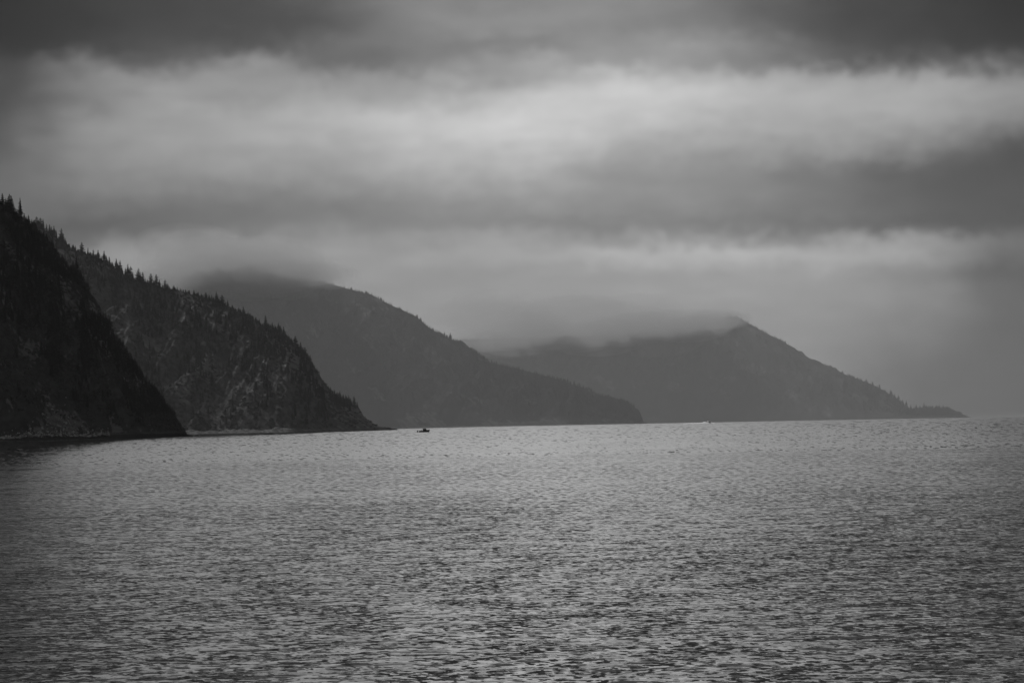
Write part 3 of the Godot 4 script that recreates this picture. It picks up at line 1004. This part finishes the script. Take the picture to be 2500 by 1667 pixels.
func hull_mesh(length: float, beam: float, stern_free: float, bow_free: float, rake: float) -> ArrayMesh:
	# bow towards +x, waterline at y 0
	var secs := []
	for k in 13:
		var t := k / 12.0
		var x := (t - 0.5) * length
		var half := beam * 0.5 * (1.0 if t < 0.5 else sqrt(maxf(1.0 - pow((t - 0.5) / 0.5, 2.4), 0.0004)))
		var top := lerpf(stern_free, bow_free, pow(t, 2.2))
		var low := -0.45 + (0.5 if t > 0.9 else 0.0) * (t - 0.9) * 10.0
		var back := rake * smoothstep(0.55, 1.0, t)
		secs.append([Vector3(x, top, half), Vector3(x - back * 0.45, 0.15, half * 0.86), Vector3(x - back, low, half * 0.25), Vector3(x - back, low, -half * 0.25), Vector3(x - back * 0.45, 0.15, -half * 0.86), Vector3(x, top, -half)])
	return prism(secs)

func build_boats() -> void:
	# the dark cabin cruiser, broadside on, bow to the right
	var at := on_sea(1036.0, 1055.0)
	var d := Vector2(at.x, at.z).length()
	var b := base("cabin_cruiser", at, 0.08)
	var L := 25.0 / F * d                 # hull length; the outboard adds the rest
	b.scale = Vector3.ONE * 1.08
	tag(b, "small black-looking cabin cruiser with an outboard engine, broadside off the second headland's tip", "boat")
	var hull := mesh_node("hull", hull_mesh(L, 2.8, 1.05, 1.8, 1.0), M.hull_dark, b)
	mesh_node("rub_rail", rod(Vector3(-L * 0.5, 0.78, 1.42), Vector3(L * 0.02, 0.9, 1.42), 0.05), M.trim, hull)
	mesh_node("rub_rail", rod(Vector3(-L * 0.5, 0.78, -1.42), Vector3(L * 0.02, 0.9, -1.42), 0.05), M.trim, hull)
	mesh_node("foredeck", box_mesh(Vector3(L * 0.1, 0.75, -1.0), Vector3(L * 0.36, 1.4, 1.0), Vector3(0.0, 1.1, 0.3)), M.hull_dark, b)
	var cabin := mesh_node("cabin", box_mesh(Vector3(-L * 0.13, 0.3, -1.12), Vector3(L * 0.19, 2.3, 1.12), Vector3(-0.05, 0.28, 0.12)), M.cabin_dark, b)
	for s in [-1.0, 1.0]:
		for k in 2:
			mesh_node("window", box_mesh(Vector3(-L * 0.09 + k * 1.15, 1.4, s * 1.05 - 0.035), Vector3(-L * 0.09 + k * 1.15 + 0.95, 2.0, s * 1.05 + 0.035), Vector3(0.05, 0.1, 0.0)), M.glass_dark, cabin)
	mesh_node("windscreen", prism([[Vector3(L * 0.18, 1.1, -0.9), Vector3(L * 0.18, 1.1, 0.9), Vector3(L * 0.165, 1.75, 0.85), Vector3(L * 0.165, 1.75, -0.85)], [Vector3(L * 0.19, 1.1, -0.9), Vector3(L * 0.19, 1.1, 0.9), Vector3(L * 0.175, 1.75, 0.85), Vector3(L * 0.175, 1.75, -0.85)]]), M.glass_dark, cabin)
	mesh_node("hardtop", box_mesh(Vector3(-L * 0.2, 2.3, -1.2), Vector3(L * 0.165, 2.5, 1.2), Vector3(0.1, 0.1, 0.1)), M.cabin_dark, b)
	for s in [-1.0, 1.0]:
		mesh_node("canopy_post", rod(Vector3(-L * 0.24, 0.5, s * 1.1), Vector3(-L * 0.2, 2.35, s * 1.1), 0.06), M.trim, b)
		mesh_node("bow_rail", rod(Vector3(L * 0.2, 1.65, s * 0.95), Vector3(L * 0.47, 2.05, s * 0.15), 0.03), M.trim, b)
		mesh_node("rail_post", rod(Vector3(L * 0.33, 1.2, s * 0.6), Vector3(L * 0.33, 1.85, s * 0.6), 0.025), M.trim, b)
	mesh_node("helm_seat", box_mesh(Vector3(-L * 0.28, 0.4, -0.5), Vector3(-L * 0.23, 1.6, 0.5), Vector3(0.0, 0.25, 0.05)), M.trim, b)
	mesh_node("swim_step", box_mesh(Vector3(-L * 0.5 - 0.75, 0.08, -0.9), Vector3(-L * 0.5 + 0.05, 0.2, 0.9)), M.trim, b)
	var eng := mesh_node("outboard_engine", box_mesh(Vector3(-L * 0.5 - 1.45, 0.25, -0.3), Vector3(-L * 0.5 - 0.55, 1.2, 0.3), Vector3(0.1, 0.08, 0.08)), M.engine, b)
	mesh_node("engine_leg", box_mesh(Vector3(-L * 0.5 - 1.1, -0.6, -0.12), Vector3(-L * 0.5 - 0.8, 0.4, 0.12), Vector3(-0.1, -0.1, 0.0)), M.engine, eng)
	# the far motor yacht, coming almost bow on, throwing a white wash
	var at2 := on_sea(1730.5, 1033.2)
	var d2 := Vector2(at2.x, at2.z).length()
	var y := base("motor_yacht", at2, -0.95)
	tag(y, "tiny far motor yacht with white cabin and dark hull running through its own white wash", "boat")
	mesh_node("hull", hull_mesh(9.5, 3.4, 1.0, 1.9, 1.1), M.hull_dark, y)
	var deck := mesh_node("cabin", box_mesh(Vector3(-2.4, 1.0, -1.3), Vector3(1.8, 2.7, 1.3), Vector3(0.1, 0.7, 0.15)), M.white_paint, y)
	mesh_node("windscreen", box_mesh(Vector3(1.1, 1.75, -1.05), Vector3(1.75, 2.35, 1.05), Vector3(0.0, 0.3, 0.05)), M.glass_dark, deck)
	for s in [-1.0, 1.0]:
		mesh_node("window", box_mesh(Vector3(-1.8, 1.7, s * 1.24 - 0.04), Vector3(0.8, 2.3, s * 1.24 + 0.04)), M.glass_dark, deck)
	mesh_node("flybridge", box_mesh(Vector3(-2.0, 2.7, -1.1), Vector3(0.6, 3.5, 1.1), Vector3(0.1, 0.4, 0.1)), M.white_paint, y)
	mesh_node("bimini", box_mesh(Vector3(-2.0, 4.6, -1.1), Vector3(0.3, 4.75, 1.1), Vector3(0.1, 0.1, 0.1)), M.cabin_dark, y)
	for s in [-1.0, 1.0]:
		mesh_node("bimini_post", rod(Vector3(-1.7, 3.4, s), Vector3(-1.7, 4.65, s), 0.05), M.trim, y)
		mesh_node("bimini_post", rod(Vector3(0.1, 3.3, s), Vector3(0.1, 4.65, s), 0.05), M.trim, y)
	mesh_node("mast", rod(Vector3(-1.2, 4.7, 0.0), Vector3(-1.3, 6.2, 0.0), 0.06), M.trim, y)
	y.scale = Vector3.ONE * 1.2
	# its wash: heaped foam either side of the bow and a long trail
	var px := d2 / F
	var nu := 170
	var nv := 12
	var v := PackedVector3Array()
	var nn := PackedVector3Array()
	var idx := PackedInt32Array()
	for i in nu + 1:
		var x := lerpf(-66.0, 18.0, float(i) / nu)
		var tall := 1.1 * smoothstep(-66.0, -50.0, x)
		tall += 2.6 * exp(-pow((x + 9.0) / 6.0, 2.0)) + 1.5 * exp(-pow((x - 5.0) / 4.0, 2.0))
		tall *= 1.0 - smoothstep(6.0, 18.0, x)
		for j in nv + 1:
			var c := -1.0 + 2.0 * j / nv
			var lump := 1.0 + 0.6 * nz.get_noise_2d(x * 0.35, c * 1.5) + 0.4 * nz.get_noise_2d(x * 1.3, c * 4.0 + 8.0)
			v.append(Vector3(x * px, tall * px * (1.0 - c * c) * lump - 0.1, c * 5.0))
	var cc := nv + 1
	nn.resize(v.size())
	for i in nu + 1:
		for j in cc:
			var p := i * cc + j
			var e: Vector3 = v[p + (cc if i < nu else 0)] - v[p - (cc if i > 0 else 0)]
			var f: Vector3 = v[p + (1 if j < nv else 0)] - v[p - (1 if j > 0 else 0)]
			var c := f.cross(e).normalized()
			nn[p] = c if c.y > 0.0 else -c
			if i < nu and j < nv:
				idx.append_array([p, p + cc, p + 1, p + 1, p + cc, p + cc + 1])
	var w := mesh_node("wash_foam", array_mesh(v, nn, idx), M.foam)
	w.position = at2
	w.rotation.y = 0.02
	tag(w, "white foam wash thrown up round the tiny far yacht", "foam", "", "stuff")

# ======================================================================= birds

func bird_mesh(span: float, raise: float) -> ArrayMesh:
	# one skin: body from bill to tail and two bent wings
	var st := SurfaceTool.new()
	st.begin(Mesh.PRIMITIVE_TRIANGLES)
	var prof := [[0.30, 0.004], [0.25, 0.014], [0.21, 0.034], [0.15, 0.036], [0.05, 0.062], [-0.08, 0.06], [-0.2, 0.03], [-0.32, 0.012]]
	var secs := []
	for p in prof:
		var ring := []
		for i in 8:
			ring.append(Vector3(cos(TAU * i / 8.0) * p[1], sin(TAU * i / 8.0) * p[1] * 0.9, -p[0]) * span)
		secs.append(ring)
	for k in secs.size() - 1:
		for i in 8:
			for q in [secs[k][i], secs[k + 1][(i + 1) % 8], secs[k][(i + 1) % 8], secs[k][i], secs[k + 1][i], secs[k + 1][(i + 1) % 8]]:
				st.add_vertex(q)
	for s in [-1.0, 1.0]:
		var w := [[0.03, 0.0, -0.10, 0.08], [0.24, raise, -0.14, 0.04], [0.40, raise * 0.75, -0.08, 0.02], [0.52, raise * 0.45, 0.06, 0.075]]
		for k in 3:
			var a := Vector3(s * w[k][0], w[k][1], w[k][2]) * span
			var b := Vector3(s * w[k + 1][0], w[k + 1][1], w[k + 1][2]) * span
			var c := Vector3(s * w[k + 1][0], w[k + 1][1], w[k + 1][3]) * span
			var e := Vector3(s * w[k][0], w[k][1], w[k][3]) * span
			var up := Vector3(0, 0.012 * span, 0)
			for q in [a + up, b + up, c, a + up, c, e, a - up, c, b - up, a - up, e, c, a + up, a - up, b + up, b + up, a - up, b - up]:
				st.add_vertex(q)
	st.generate_normals()
	return st.commit()

func swimmer_mesh(len: float) -> ArrayMesh:
	# one skin: a floating body with tail, neck and head with a bill; swims to the right (+x)
	var path := [[Vector3(-0.5, 0.12, 0), 0.02], [Vector3(-0.4, 0.10, 0), 0.09], [Vector3(-0.2, 0.06, 0), 0.17], [Vector3(0.05, 0.05, 0), 0.19], [Vector3(0.24, 0.10, 0), 0.13], [Vector3(0.30, 0.24, 0), 0.075], [Vector3(0.32, 0.36, 0), 0.085], [Vector3(0.38, 0.42, 0), 0.075], [Vector3(0.46, 0.41, 0), 0.03], [Vector3(0.60, 0.39, 0), 0.008]]
	var secs := []
	for k in path.size():
		var t: Vector3 = (path[mini(k + 1, path.size() - 1)][0] - path[maxi(k - 1, 0)][0]).normalized()
		var u := Vector3(-t.y, t.x, 0)
		var ring := []
		for i in 10:
			ring.append((path[k][0] + (u * cos(TAU * i / 10.0) * 0.85 + Vector3.BACK * sin(TAU * i / 10.0)) * path[k][1]) * len)
		secs.append(ring)
	return prism(secs)

func build_birds() -> void:
	var sky := [[1879.5, 36.0, 5.5, 0.10, 0.9, "dark gull gliding high against the dark upper cloud"], [2480.0, 399.5, 5.0, 0.12, 0.5, "dark gull flying below the bright band beside the dark cloud"], [2332.0, 240.5, 2.4, 0.1, 1.2, "very small gull against the bright cloud band"], [1504.0, 553.0, 2.6, 0.2, 0.3, "very small gull at the lower edge of the grey cloud bank"]]
	for k in sky.size():
		var r: Array = sky[k]
		var d: float = 1.25 * F / r[2]
		var o := mesh_node("gull", bird_mesh(1.25, r[3]), M.feather_dark)
		o.position = at_dist(r[0], r[1], d)
		o.rotation = Vector3(0.05, r[4], 0.25)
		tag(o, r[5], "bird", "gulls in the air")
	var water := [[1240.5, 1244.0, 0.18, 0.0, "small dark seabird floating low with its head down on the water"], [1277.0, 1243.5, 0.19, PI, "small dark seabird floating with its tail up on the water"]]
	for k in water.size():
		var r: Array = water[k]
		var at := on_sea(r[0], r[1])
		var o := mesh_node("seabird", swimmer_mesh(r[2]), M.feather_dark)
		o.position = Vector3(at.x, at.y + wave_height(at.x, at.z, 0.25) + 0.0, at.z)
		o.rotation.y = r[3]
		tag(o, r[4], "bird", "seabirds on the water")
